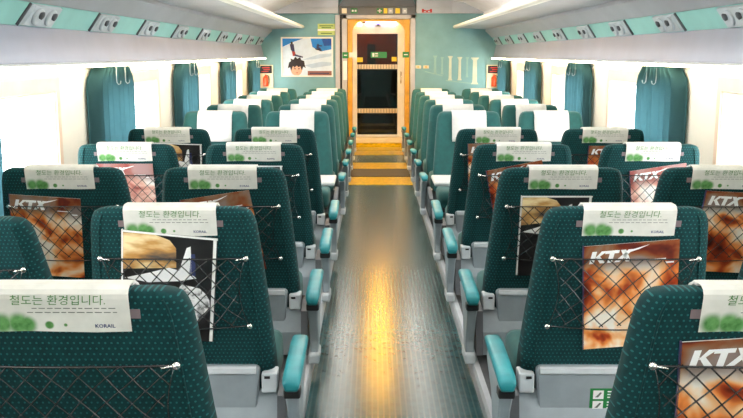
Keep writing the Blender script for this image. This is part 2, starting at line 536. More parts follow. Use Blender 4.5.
# reading-light panels set on the green band
rl_cache = {}
for s, side in ((-1, 'poster'), (1, 'column mural')):
    for k in range(-3, 9):
        yc = 4.38 + 1.05 * k
        words_ = ['first', 'second', 'third', 'fourth', 'fifth', 'sixth', 'seventh', 'eighth', 'ninth']
        if k < 0:
            continue
        t = thing('reading_light_panel', 'silver reading light panel in the %s-side rack, %s from the near end' % (side, words_[k]), 'reading light',
                  (s * 1.668, yc, 1.531), 0, 'reading light panels along the racks')
        # local frame: slope direction u from low/outer to high/inner
        u = Vector((-s * 0.057, 0, 0.103)).normalized()
        nrm = Vector((-s * 0.103, 0, -0.057)).normalized()
        def P(a, yy, h):
            return Vector((0, yy, 0)) + u * a + nrm * h
        if s not in rl_cache:
            b = bmesh.new()
            sl = 0.05
            pts = [(-0.055, -0.20), (0.055, -0.20 + sl), (0.055, 0.20 + sl * 0.4), (-0.055, 0.20 - sl * 0.4)]
            A = [b.verts.new(P(a, yy, 0.0)) for a, yy in pts]
            B = [b.verts.new(P(a * 0.92, yy * 0.96, 0.016)) for a, yy in pts]
            b.faces.new(A); b.faces.new(B[::-1])
            for i in range(4):
                b.faces.new((A[i], B[i], B[(i + 1) % 4], A[(i + 1) % 4]))
            plate = mesh_of('plate', b, 'shell_light')
            b = bmesh.new()
            tube(b, [P(-0.056, -0.235, 0.004), P(0.056, -0.185, 0.004)], 0.008, 6)
            seam = mesh_of('seam_strip', b, 'shell_dark')
            lamps = []
            for yy in (-0.075, 0.095):
                b = bmesh.new()
                rings = []
                for r, h in ((0.046, 0.014), (0.046, 0.026), (0.036, 0.030), (0.026, 0.022), (0.010, 0.022)):
                    rings.append([P(r * 0.95 * cos(q * 2 * pi / 16), yy + r * 1.25 * sin(q * 2 * pi / 16), h) for q in range(16)])
                loft(b, rings)
                la = mesh_of('spot_lamp', b, 'shell_light')
                b = bmesh.new()
                rings = []
                for r, h in ((0.020, 0.020), (0.020, 0.033), (0.012, 0.036)):
                    rings.append([P(0.012 + r * cos(q * 2 * pi / 12), yy + 0.022 + r * sin(q * 2 * pi / 12), h) for q in range(12)])
                loft(b, rings)
                lamps.append((la, mesh_of('switch_button', b, 'shell_dark')))
            rl_cache[s] = (plate, seam, lamps)
        plate, seam, lamps = rl_cache[s]
        link('plate', plate, t); link('seam_strip', seam, t)
        for la, sw in lamps:
            lo = link('spot_lamp', la, t); link('switch_button', sw, lo)

# ceiling light strips and the warm tubes under the racks
for s, side in ((-1, 'poster'), (1, 'column mural')):
    for k in range(7):
        y0 = -2.0 + 2.0 * k
        t = thing('ceiling_light', 'long white ceiling light strip, one of the run over the aisle edge', 'ceiling light', (s * 0.42, y0 + 0.9, 2.15), 0, 'ceiling light strips')
        b = bmesh.new(); box(b, -0.075, 0.075, -0.9, 0.9, -0.03, 0.0, 0.006); obj('housing', b, 'shell_light', t)
        b = bmesh.new(); box(b, -0.055, 0.055, -0.88, 0.88, -0.085, -0.0305, 0.02); obj('diffuser', b, 'tube', t)
    t = thing('cove_light', 'warm tube light tucked under the rack edge on the %s side' % side, 'light', (s * 1.625, 5.5, 1.306), 0, 'warm tubes under the racks')
    b = bmesh.new(); box(b, min(-s * 0.010, s * 0.038), max(-s * 0.010, s * 0.038), Y0 - 5.4, Y1 - 5.6, -0.012, 0.0); obj('holder', b, 'shell_light', t)
    b = bmesh.new(); tube(b, [(0, Y0 - 5.35, -0.020), (0, Y1 - 5.65, -0.020)], 0.008, 8); obj('tube', b, 'cove', t)

# curtains with two coat hooks in front of each
cur_mesh = {}
CUR = [0.72 + 2.24 * k for k in range(6)]
CUR = [0.75, 2.99, 5.20, 7.44, 9.70, 11.92]
ordw = ['nearest', 'second', 'third', 'fourth', 'fifth', 'last']
for s, side in ((-1, 'poster'), (1, 'column mural')):
    for i, y0 in enumerate(CUR):
        L = 0.86
        b = bmesh.new()
        nz, ny = 14, 90
        R = []
        for a in range(nz + 1):
            fz = a / nz
            z = 1.272 - fz * 0.86
            row = []
            wtop = min(1.0, 0.72 + 0.28 * sqrt(min(1.0, fz / 0.12)))
            wl = wtop * (1.0 - 0.10 * max(0, fz - 0.45))
            for c in range(ny + 1):
                fy = c / ny - 0.5
                ph = (c / ny) * 2 * pi * 7
                amp = 0.030 + 0.005 * sin(3.1 * c / ny + i)
                row.append(b.verts.new((s * (HW - 0.046 + amp * sin(ph + 0.7 * sin(ph * 0.37 + i))), y0 + L / 2 + fy * L * wl, z)))
            R.append(row)
        for a in range(nz):
            for c in range(ny):
                b.faces.new((R[a][c], R[a][c + 1], R[a + 1][c + 1], R[a + 1][c])).smooth = True
        t = obj('curtain', b, 'curtain')
        tag(t, 'teal window curtain gathered to one side, %s along the %s side' % (ordw[i], side), 'curtain', 'window curtains')
        sol = t.modifiers.new('thickness', 'SOLIDIFY'); sol.thickness = 0.003
        b = bmesh.new()
        tube(b, [(s * (HW - 0.04), y0 + 0.05, 1.277), (s * (HW - 0.04), y0 + L - 0.05, 1.277)], 0.008, 8)
        obj('curtain_rail', b, 'chrome', t)
        for q, yy in enumerate((y0 + 0.36, y0 + 0.56)):
            h = thing('coat_hook', 'small white coat hook by the %s-side %s curtain, %s of its pair' % (side, ordw[i], ('nearer', 'farther')[q]), 'hook',
                      (s * (HW - 0.090), yy, 1.174), 0, 'coat hooks by the curtains')
            b = bmesh.new(); box(b, -0.014, 0.014, -0.012, 0.012, 0.106, 0.1155, 0.002); obj('mount', b, 'shell_light', h)
            b = bmesh.new()
            tube(b, [(0, 0, 0.111), (0, 0, 0.03), (-s * 0.002, 0, 0.004), (-s * 0.012, 0, -0.008), (-s * 0.024, 0, -0.002), (-s * 0.026, 0, 0.014)], 0.0025, 8)
            obj('hook', b, 'shell_light', h)

# ------------------------------------------------------------------ seats
TOP = 0.894
LEAN = 0.22
def rear(z):
    return (TOP - z) * LEAN
def half_w(z):
    tab = [(0.26, 0.292), (0.39, 0.290), (0.55, 0.279), (0.71, 0.266), (0.80, 0.258), (0.84, 0.253), (0.865, 0.246), (0.88, 0.237), (0.889, 0.223), (0.894, 0.200)]
    if z <= tab[0][0]:
        return tab[0][1]
    for (a, wa), (b, wb) in zip(tab, tab[1:]):
        if z <= b:
            return wa + (wb - wa) * (z - a) / (b - a)
    return tab[-1][1]
def thick(z):
    t = 0.085 + (TOP - z) * 0.10
    d = TOP - z
    if d < 0.03:
        t -= 0.05 * (1 - sqrt(max(0.0, 1 - (1 - d / 0.03) ** 2)))
    return t
def rear_off(z):
    d = TOP - z
    return 0.014 * (1 - sqrt(max(0.0, 1 - (1 - d / 0.03) ** 2))) if d < 0.03 else 0.0

MESH = {}
def cached(key, fn):
    if key not in MESH:
        MESH[key] = fn()
    return MESH[key]

def m_backrest(front=False):
    b = bmesh.new()
    zs = [0.27, 0.28, 0.32, 0.39, 0.47, 0.55, 0.63, 0.71, 0.76, 0.80, 0.84, 0.858, 0.87, 0.88, 0.887, 0.892, 0.894]
    rings = []
    for z in zs:
        hw, y0, t = half_w(z), rear(z) + rear_off(z), thick(z)
        r = min(0.042, t * 0.45)
        if z < 0.275:
            hw -= 0.012; y0 += 0.012; t -= 0.024
        ring = []
        for (cx, cy, a0) in ((-hw + r, y0 + r, pi), (hw - r, y0 + r, 1.5 * pi), (hw - r, y0 + t - r, 0.0), (-hw + r, y0 + t - r, 0.5 * pi)):
            for k in range(6):
                a = a0 + k / 5 * pi / 2
                ring.append((cx + r * cos(a), cy + r * sin(a), z))
            if a0 == 1.5 * pi or a0 == 0.5 * pi:
                pass
            if a0 == 0.0:   # hollow of the seat front between the bolsters
                for q in (0.6, 0.3, 0.0, -0.3, -0.6):
                    dip = 0.022 * (1 - (abs(q) / 0.75) ** 3) if z < 0.84 else 0.004
                    ring.append(((hw - r) * q, y0 + t - dip, z))
            if a0 == pi:
                for q in (-0.6, -0.2, 0.2, 0.6):
                    ring.append(((hw - r) * q, y0, z))
        rings.append(ring)
    loft(b, rings)
    if front:
        bmesh.ops.recalc_face_normals(b, faces=b.faces)
        for f in b.faces:
            if f.normal.y > -0.75:
                f.material_index = 1
    return mesh_of('backrest', b, ['fabric', 'fabric_front'])

def m_piping(sx):
    b = bmesh.new()
    pts = []
    for z in (0.28, 0.34, 0.42, 0.50, 0.58, 0.66, 0.73, 0.79, 0.83, 0.86, 0.875):
        pts.append((sx * (half_w(z) - 0.036), rear(z) + rear_off(z) - 0.0005, z))
    tube(b, pts, 0.0028, 6)
    return mesh_of('piping', b, 'fabric')

def m_front_panel():
    # sits a few millimetres proud of the hollow seat front
    """velour insert on the front of the backrest"""
    b = bmesh.new()
    R = []
    for z in (0.30, 0.36, 0.44, 0.52, 0.60, 0.68, 0.75, 0.81, 0.85, 0.872):
        hw, yf = half_w(z) - 0.050, rear(z) + rear_off(z) + thick(z)
        row = []
        for q in range(-6, 7):
            u = q / 6.0
            dip = 0.020 * (1 - abs(u * 0.80) ** 3) if z < 0.82 else 0.0
            row.append((u * hw, yf - dip + 0.011 - 0.006 * abs(u) ** 6, z))
        R.append(row)
    V = [[b.verts.new(p) for p in r] for r in R]
    for i in range(len(V) - 1):
        for k in range(12):
            b.faces.new((V[i][k], V[i][k + 1], V[i + 1][k + 1], V[i + 1][k])).smooth = True
    me = mesh_of('front_panel', b, 'fabric_front')
    return me

def cover_profile(zr, zf):
    pts = []
    pts.append((rear(TOP) + 0.040, TOP + 0.001)); pts.append((rear(TOP) + 0.06, TOP + 0.001))
    for z in (0.892, 0.886, 0.875, 0.86, 0.84, 0.80, 0.75, 0.70, 0.66):
        if z >= zf:
            pts.append((rear(z) + rear_off(z) + thick(z), z))
    return pts

def m_headrest_cover():
    b = bmesh.new()
    pr = cover_profile(0.887, 0.655)
    R = []
    for i, (y, z) in enumerate(pr):
        # outward offset
        p0 = Vector(pr[max(0, i - 1)]); p1 = Vector(pr[min(len(pr) - 1, i + 1)])
        t = (p1 - p0).normalized(); n = Vector((-t.y, t.x))
        R.append([(u * 0.138, y + n.x * (0.018 if i > 4 else 0.010), z + n.y * 0.006) for u in (-1, -0.5, 0, 0.5, 1)])
        
    V = [[b.verts.new(p) for p in r] for r in R]
    W = []
    for i, r in enumerate(R):
        y, z = pr[i]
        W.append([b.verts.new((p[0], y * 0.85 + p[1] * 0.15, z * 0.85 + p[2] * 0.15)) for p in r])
    for i in range(len(V) - 1):
        for k in range(4):
            b.faces.new((V[i][k], V[i][k + 1], V[i + 1][k + 1], V[i + 1][k])).smooth = True
        b.faces.new((V[i][0], V[i + 1][0], W[i + 1][0], W[i][0]))
        b.faces.new((V[i][4], V[i + 1][4], W[i + 1][4], W[i][4]))
    for a in (0, -1):
        for k in range(4):
            b.faces.new((V[a][k], V[a][k + 1], W[a][k + 1], W[a][k]))
    return mesh_of('headrest_cover', b, 'white_cloth')

FLZ = 0.850       # centre height of the printed flap
TILT = atan(LEAN)
def m_flap():
    """local frame: x across, z up the seat back, origin at the flap's centre"""
    b = bmesh.new()
    prof_ = [(-0.0015, -0.042), (-0.0015, 0.0), (-0.0015, 0.030), (0.0, 0.040), (0.007, 0.0475), (0.020, 0.0505), (0.040, 0.0465), (0.060, 0.042)]
    R = []
    for (yy, zz) in prof_:
        R.append([b.verts.new((u * 0.1395, yy, zz + (0.0015 * sin(9 * u) if zz < -0.04 else 0))) for u in (-1, -0.5, 0, 0.5, 1)])
    for a in range(len(R) - 1):
        for c in range(4):
            b.faces.new((R[a][c], R[a][c + 1], R[a + 1][c + 1], R[a + 1][c]))
    return mesh_of('printed_flap', b, 'flap')
T1 = text_shape('철도는 환경입니다.', 0.0240, 0.12)
T2 = text_shape('KORAIL', 0.0115, 0.0, 0.0002)
def m_flap_text():
    b = bmesh.new(); add_text(b, T1, 0.000, 0.0270, -0.0027, 0)
    return mesh_of('lettering', b, 'green_print')
def m_flap_logo():
    b = bmesh.new(); add_text(b, T2, 0.088, -0.029, -0.0027, 0)
    return mesh_of('logo', b, 'blue_print')
def m_flap_small():
    b = bmesh.new()
    rnd = random.Random(3)
    for zz, xs, xe in ((0.0105, -0.052, 0.112), (0.0015, -0.062, 0.116)):
        x = xs
        while x < xe:
            w = rnd.uniform(0.008, 0.016)
            poly(b, [(x, zz - 0.0009), (min(x + w, xe), zz - 0.0009), (min(x + w, xe), zz + 0.0009), (x, zz + 0.0009)], -0.0027, 0, 0.0004)
            x += w + 0.004
    return mesh_of('small_lettering', b, 'grey_print')

def m_velcro():
    b = bmesh.new()
    prism(b, [(-0.158, -0.010), (0.158, -0.010), (0.158, 0.010), (-0.158, 0.010)], 'y', 0.0002, 0.0016)
    return mesh_of('hook_tape', b, 'velcro')

NX, NZ0, NZ1 = 0.218, 0.508, 0.735
def net_pt(x, z, sag=0.0):
    u = x / NX; v = (z - NZ0) / (NZ1 - NZ0)
    bul = 0.012 + 0.016 * (1 - u * u) * (0.35 + 0.65 * max(0.0, min(1.0, 4 * v * (1 - v) + 0.5)))
    return (x * (1 - 0.10 * sin(pi * max(0.0, min(1.0, v)))), rear(z) - bul, z)
def m_net(seed):
    rnd = random.Random(seed)
    b = bmesh.new()
    cw = 0.056; slope = 1.0
    W, H = 2 * NX, NZ1 - NZ0
    n = int((W + H) / cw) + 2
    for d in (1, -1):
        for k in range(-1, n):
            c = k * cw
            pts = []
            for q in range(9):
                z = q / 8 * H
                x = (c - z * slope) if d > 0 else (W - c + z * slope)
                pts.append((x, z))
            # clip to the rectangle
            seg = []
            for (x, z) in [((c - zz) if d > 0 else (W - c + zz), zz) for zz in [H * j / 24 for j in range(25)]]:
                if -0.001 <= x <= W + 0.001:
                    seg.append(net_pt(x - NX, NZ0 + z + 0.004 * sin(30 * x + seed)))
            seg = seg[::3] + ([seg[-1]] if len(seg) % 3 != 1 and seg else [])
            if len(seg) >= 2:
                tube(b, seg, 0.0018, 4, caps=False)
    top = [net_pt(-NX + 2 * NX * j / 16, NZ1 + 0.0) for j in range(17)]
    tube(b, top, 0.0026, 5)
    bot = [net_pt(-NX + 2 * NX * j / 16, NZ0 - 0.012 * sin(pi * j / 16)) for j in range(17)]
    tube(b, bot, 0.0024, 5)
    for sx in (-1, 1):
        tube(b, [net_pt(sx * NX, NZ0 + (NZ1 - NZ0) * j / 8) for j in range(9)], 0.0018, 4)
    return mesh_of('pocket_net', b, 'cord')
def m_hook(sx, z):
    b = bmesh.new()
    x = sx * (NX + 0.004)
    y = rear(z)
    tube(b, [(x, y + 0.006, z), (x, y - 0.010, z)], 0.0045, 8)
    rings = []
    for k, (r, h) in enumerate(((0.004, 0.0), (0.009, 0.002), (0.009, 0.006), (0.004, 0.009))):
        rings.append([(x + r * cos(q * pi / 6), y - 0.010 - h, z + r * sin(q * pi / 6)) for q in range(12)])
    loft(b, rings)
    if z > 0.6:
        tube(b, [(x - sx * 0.004, y - 0.014, z), (x - sx * 0.030, y - 0.017, z - 0.004)], 0.0024, 6)
    return mesh_of('hook', b, 'chrome')

def m_tray():
    b = bmesh.new()
    y = lambda z: rear(z) - 0.022
    zs = [(0.365, 0.0), (0.352, 0.008)]
    # rounded panel outline in x-z, lofted to a shallow dish
    def outline(w0, w1, z0, z1, r, yo):
        out = []
        for (cx, cz, a0) in ((w1 - r, z1 - r, 0), (-w1 + r, z1 - r, pi / 2), (-w0 + r, z0 + r, pi), (w0 - r, z0 + r, 1.5 * pi)):
            for k in range(5):
                a = a0 + k / 4 * pi / 2
                x, z = cx + r * cos(a), cz + r * sin(a)
                out.append((x, rear(z) * 0.45 + 0.055 + yo, z))
        return out
    loft(b, [outline(0.225, 0.247, 0.085, 0.366, 0.018, 0.030), outline(0.225, 0.247, 0.085, 0.366, 0.018, -0.010), outline(0.219, 0.241, 0.091, 0.360, 0.016, -0.018)], smooth=False)
    return mesh_of('tray_panel', b, 'shell')
def m_tray_lip():
    b = bmesh.new()
    z = 0.352
    y = rear(z) * 0.45 + 0.055
    prism(b, [(y - 0.017, z - 0.012), (y - 0.026, z - 0.006), (y - 0.026, z + 0.010), (y - 0.014, z + 0.0135)], 'x', -0.236, 0.236)
    return mesh_of('tray_lip', b, 'shell_light')
def m_bracket(sx):
    b = bmesh.new()
    a, c = sorted((sx * 0.252, sx * 0.302))
    y = rear(0.32) * 0.45 + 0.05
    box(b, a, c, y - 0.012, y + 0.06, 0.276, 0.342, 0.005)
    box(b, min(sx * 0.262, sx * 0.280), max(sx * 0.262, sx * 0.280), y - 0.016, y - 0.008, 0.325, 0.333, 0.0, 1)
    return mesh_of('hinge_bracket', b, ['shell_light', 'black'])
def m_skirt():
    """moulded lower seat shell around the tray"""
    b = bmesh.new()
    pts = [(0.125, 0.275), (0.19, 0.275), (0.19, PLAT + 0.02), (0.085, PLAT + 0.02), (0.085, 0.18)]
    prism(b, pts, 'x', -0.302, 0.302)
    return mesh_of('seat_shell', b, 'shell')
def m_sticker():
    b = bmesh.new()
    zc = 0.236
    def yy(z): return rear(z) * 0.45 + 0.055 - 0.0186
    def q(x0, x1, z0, z1, mi, lift):
        v = [b.verts.new((x, yy(z) - lift, z)) for x, z in ((x0, z0), (x1, z0), (x1, z1), (x0, z1))]
        b.faces.new(v).material_index = mi
    q(-0.072, 0.072, 0.211, 0.292, 0, 0.0)
    for z0 in (0.218, 0.255):
        q(-0.062, -0.028, z0, z0 + 0.030, 1, 0.0008)
        v = [b.verts.new((x, yy(z) - 0.0014, z)) for x, z in ((-0.056, z0 + 0.006), (-0.046, z0 + 0.006), (-0.034, z0 + 0.022), (-0.040, z0 + 0.024), (-0.048, z0 + 0.014))]
        b.faces.new(v).material_index = 2
        for j in range(3):
            q(-0.016, 0.058 - 0.012 * (j % 2), z0 + 0.004 + j * 0.010, z0 + 0.008 + j * 0.010, 1, 0.0008)
    return mesh_of('sticker', b, ['green_sign', 'white_print', 'grey_print'])
def m_cushion():
    b = bmesh.new()
    rings = []
    for y, hw, z0, z1 in ((0.20, 0.25, 0.21, 0.30), (0.22, 0.270, 0.195, 0.318), (0.40, 0.275, 0.19, 0.325), (0.56, 0.275, 0.19, 0.335), (0.62, 0.270, 0.20, 0.325), (0.645, 0.25, 0.225, 0.30)):
        r = 0.035
        ring = []
        for (cx, cz, a0) in ((hw - r, z1 - r, 0), (-hw + r, z1 - r, pi / 2), (-hw + r, z0 + r, pi), (hw - r, z0 + r, 1.5 * pi)):
            for k in range(4):
                a = a0 + k / 3 * pi / 2
                ring.append((cx + r * cos(a), y, cz + r * sin(a)))
            if a0 == 0:
                ring.append((0, y, z1 - 0.008))
        rings.append(ring)
    loft(b, rings)
    return mesh_of('cushion', b, 'fabric_front')
def m_base():
    b = bmesh.new()
    box(b, -0.26, 0.26, 0.195, 0.58, PLAT + 0.10, 0.190, 0.008)
    prism(b, [(0.24, PLAT), (0.54, PLAT), (0.46, PLAT + 0.105), (0.30, PLAT + 0.105)], 'x', -0.09, 0.09)
    return mesh_of('pedestal', b, 'shell_dark')
AX = 0.362       # armrest centre, measured from the seat's middle
def m_arm_panel(sx):
    b = bmesh.new()
    x0, x1 = sorted((sx * 0.306, sx * 0.335))
    prism(b, [(0.02, PLAT + 0.04), (0.50, PLAT + 0.04), (0.54, 0.13), (0.50, 0.25), (0.20, 0.30), (0.06, 0.28)], 'x', x0, x1)
    return mesh_of('side_panel', b, 'shell_dark')
def m_arm_post(sx):
    b = bmesh.new()
    w = 0.030
    rings = []
    for (z, ya, yb, hw) in ((PLAT + 0.035, 0.045, 0.10, 0.014), (PLAT + 0.045, 0.03, 0.115, 0.017), (0.16, 0.03, 0.13, 0.018), (0.26, -0.01, 0.17, 0.019), (0.32, -0.040, 0.25, 0.022), (0.358, -0.040, 0.29, 0.022)):
        rings.append([(sx * AX - hw, ya, z), (sx * AX + hw, ya, z), (sx * AX + hw, yb, z), (sx * AX - hw, yb, z)])
    loft(b, rings, smooth=False)
    bmesh.ops.bevel(b, geom=list(b.edges), offset=0.006, segments=1, affect='EDGES', clamp_overlap=True)
    x0, x1 = sorted((sx * 0.30, sx * AX))
    return mesh_of('arm_post', b, 'shell')
def m_arm_pad(sx):
    b = bmesh.new()
    rings = []
    for (y, z0, z1, hw) in ((-0.064, 0.346, 0.369, 0.022), (-0.058, 0.339, 0.380, 0.027), (-0.03, 0.342, 0.388, 0.029), (0.10, 0.354, 0.398, 0.029), (0.24, 0.362, 0.408, 0.029), (0.30, 0.362, 0.406, 0.028), (0.325, 0.364, 0.394, 0.022)):
        r = 0.014
        ring = []
        cx0 = sx * AX
        for (cx, cz, a0) in ((cx0 + hw - r, z1 - r, 0), (cx0 - hw + r, z1 - r, pi / 2), (cx0 - hw + r, z0 + r * .6, pi), (cx0 + hw - r, z0 + r * .6, 1.5 * pi)):
            rr = r if a0 < pi else r * .6
            for k in range(4):
                a = a0 + k / 3 * pi / 2
                ring.append((cx + rr * cos(a), y, cz + rr * sin(a)))
        rings.append(ring)
    loft(b, rings)
    return mesh_of('arm_pad', b, 'pad')
def m_arm_foot(sx):
    b = bmesh.new()
    x0, x1 = sorted((sx * (AX - 0.024), sx * (AX + 0.022)))
    box(b, x0, x1, 0.005, 0.15, PLAT + 0.003, PLAT + 0.050, 0.010)
    return mesh_of('arm_foot', b, 'shell_light')
def m_arm_cap(sx):
    b = bmesh.new()
    box(b, sx * AX - 0.026, sx * AX + 0.026, -0.050, 0.0, 0.312, 0.343, 0.006)
    return mesh_of('arm_end_cap', b, 'black')
def m_centre_arm(sx):
    b = bmesh.new()
    x = sx * 0.33
    box(b, x - 0.016, x + 0.016, 0.24, 0.54, 0.315, 0.372, 0.008)
    box(b, x - 0.012, x + 0.012, 0.24, 0.32, 0.16, 0.318, 0.004)
    return mesh_of('centre_armrest', b, 'shell')

def make_seat(cx, d, facing, kind, label, net=True, sticker=False, recline=0.0, detail=True):
    """facing: +1 looks down the carriage (we see its back), -1 looks at us; kind: aisle or window"""
    side = 1 if cx > 0 else -1
    t = thing('train_seat', label, 'seat', (cx, d, 0), 0 if facing > 0 else pi,
              'seats turned away from the camera' if facing > 0 else 'seats facing the camera')
    inner = -side * facing      # local x direction of the aisle
    bk = link('backrest', cached(('back', facing), lambda: m_backrest(facing < 0)), t)
    if facing > 0:
        for sx in (-1, 1):
            link('piping', cached(('pip', sx), lambda: m_piping(sx)), bk)
    link('front_panel', cached('fp', m_front_panel), bk)
    hc = link('headrest_cover', cached('hc', m_headrest_cover), t)
    ups = [bk, hc]
    if facing > 0:
        fl = link('printed_flap', cached('fl', m_flap), t)
        fl.location = (0, rear(FLZ) - 0.0045, FLZ)
        fl.rotation_euler = (TILT, 0, 0)
        link('lettering', cached('ft', m_flap_text), fl)
        link('small_lettering', cached('fs', m_flap_small), fl)
        link('logo', cached('fg', m_flap_logo), fl)
        vc = link('hook_tape', cached('vc', m_velcro), t)
        vc.location = (0, rear(0.846) - 0.0022, 0.846); vc.rotation_euler = (TILT, 0, 0)
        ups += [fl, vc]
        if net:
            sd = int(d * 10 + cx * 7) % 3
            nt = link('pocket_net', cached(('net', sd), lambda: m_net(sd)), t)
            ups.append(nt)
            for sx in (-1, 1):
                for z in (NZ1, NZ0 - 0.002):
                    ups.append(link('hook', cached(('hk', sx, z), lambda: m_hook(sx, z)), t))
        tr = link('tray_panel', cached('tray', m_tray), t)
        link('tray_lip', cached('lip', m_tray_lip), tr)
        if sticker:
            link('sticker', cached('stk', m_sticker), tr)
        for sx in (-1, 1):
            link('hinge_bracket', cached(('br', sx), lambda: m_bracket(sx)), t)
    if recline:
        # the whole back swings about its hinge line
        piv = Vector((0, rear(0.30) + 0.05, 0.30))
        Rm = Matrix.Translation(piv) @ Matrix.Rotation(recline, 4, 'X') @ Matrix.Translation(-piv)
        for o in ups:
            o.matrix_basis = Rm @ o.matrix_basis
    link('seat_shell', cached('skirt', m_skirt), t)
    link('cushion', cached('cush', m_cushion), t)
    link('pedestal', cached('base', m_base), t)
    if kind == 'aisle':
        link('side_panel', cached(('sp', inner), lambda: m_arm_panel(inner)), t)
        ap = link('arm_post', cached(('ap', inner), lambda: m_arm_post(inner)), t)
        link('arm_pad', cached(('pad', inner), lambda: m_arm_pad(inner)), t)
        link('arm_end_cap', cached(('cap', inner), lambda: m_arm_cap(inner)), ap)
        link('arm_foot', cached(('foot', inner), lambda: m_arm_foot(inner)), ap)
    else:
        link('centre_armrest', cached(('ca', inner), lambda: m_centre_arm(inner)), t)
    return t

AX_C, WX_C = 0.69, 1.35
ROWS_AWAY = [1.70, 2.655, 3.61, 4.575, 5.54]
ROWS_FACE = [7.34, 8.29, 9.24, 10.19, 11.14, 12.09]
OA = ['nearest', 'second', 'third', 'fourth', 'fifth']
OF = ['first', 'second', 'third', 'fourth', 'fifth', 'sixth']
for s, side in ((-1, 'poster'), (1, 'mural')):
    for i, d in enumerate(ROWS_AWAY):
        for kind, cx in (('aisle', AX_C), ('window', WX_C)):
            if i == 0 and kind == 'window':
                continue
            rec = radians(7) if (s < 0 and i == 1 and kind == 'window') else 0.0
            row = 'row nearest the camera' if i == 0 else '%s row from the camera' % OA[i]
            make_seat(s * (cx + ((0.012 if s > 0 else 0.006) if i == 0 else 0)), d, 1, kind, 'dark teal %s seat seen from behind on the %s side, %s' % (kind, side, row),
                      sticker=(kind == 'aisle'), recline=rec)
    for i, d in enumerate(ROWS_FACE):
        for kind, cx in (('aisle', AX_C), ('window', WX_C)):
            make_seat(s * cx, d, -1, kind, 'teal %s seat facing us with white cover, %s side, %s row past the table' % (kind, side, OF[i]))

# tables between the two rows that face each other
for s, side in ((-1, 'poster'), (1, 'mural')):
    t = thing('table', 'pale grey fixed table between the facing seats on the %s side' % side, 'table', (s * 1.03, 6.44, PLAT), 0, 'tables between facing seats')
    b = bmesh.new(); box(b, -0.68, 0.68, -0.20, 0.20, 0.375, 0.405, 0.012); obj('tabletop', b, 'table', t)
    b = bmesh.new(); box(b, -0.05, 0.05, -0.07, 0.07, 0.02, 0.376, 0.008); obj('leg', b, 'shell_dark', t)
    b = bmesh.new(); box(b, -0.16, 0.16, -0.12, 0.12, 0.0, 0.022, 0.008); obj('foot_plate', b, 'shell_dark', t)

# ------------------------------------------------------------------ magazines in the nets
MW, MH = 0.145, 0.18
def stroke(p0, p1, w):
    (x0, z0), (x1, z1) = p0, p1
    return [(x0 - w, z0), (x0 + w, z0), (x1 + w, z1), (x1 - w, z1)]
def m_ktx():
    """white slanted masthead letters K T X with a rising tail, in the cover's plane"""
    b = bmesh.new()
    y = -0.0048
    sh = lambda x, z: (-0.128 + 1.32 * x + 0.26 * z, 0.120 + z)
    H = 0.040
    def S(pts):
        poly(b, [sh(*p) for p in pts], y, 0, 0.0005)
    w = 0.0105
    S([(0, 0), (w, 0), (w, H), (0, H)])                                            # K
    S([(w, H * 0.46), (w + 0.011, H), (w + 0.024, H), (w + 0.006, H * 0.46)])
    S([(w, H * 0.58), (w + 0.010, H * 0.58), (w + 0.027, 0), (w + 0.014, 0)])
    S([(0.031, H), (0.031, H * 0.76), (0.063, H * 0.76), (0.063, H)])              # T
    S([(0.0415, 0), (0.0525, 0), (0.0525, H * 0.765), (0.0415, H * 0.765)])
    S([(0.057, 0), (0.069, 0), (0.095, H), (0.083, H)])                            # X
    S([(0.084, 0), (0.096, 0), (0.077, H), (0.065, H)])
    S([(0.086, H * 0.74), (0.095, H), (0.128, H * 1.28), (0.108, H * 0.98)])       # tail
    poly(b, [(0.045, 0.118), (0.105, 0.118), (0.105, 0.1215), (0.045, 0.1215)], y, 0, 0.0005)
    poly(b, [(0.105, 0.104), (0.130, 0.104), (0.130, 0.109), (0.105, 0.109)], y, 0, 0.0005)
    return mesh_of('lettering', b, 'white_print')
def m_pages():
    b = bmesh.new()
    box(b, -MW + 0.002, MW - 0.002, -0.0030, 0.0040, -MH + 0.002, MH - 0.002, 0.0008)
    return mesh_of('pages', b, 'paper')
def m_cover(mn):
    b = bmesh.new()
    box(b, -MW, MW, -0.0042, -0.0030, -MH, MH)
    box(b, -MW - 0.0012, -MW + 0.0025, -0.0042, 0.0046, -MH, MH, 0.0005, 1)
    return mesh_of('cover', b, [mn, 'blue_print' if mn != 'coverB' else 'paper'])
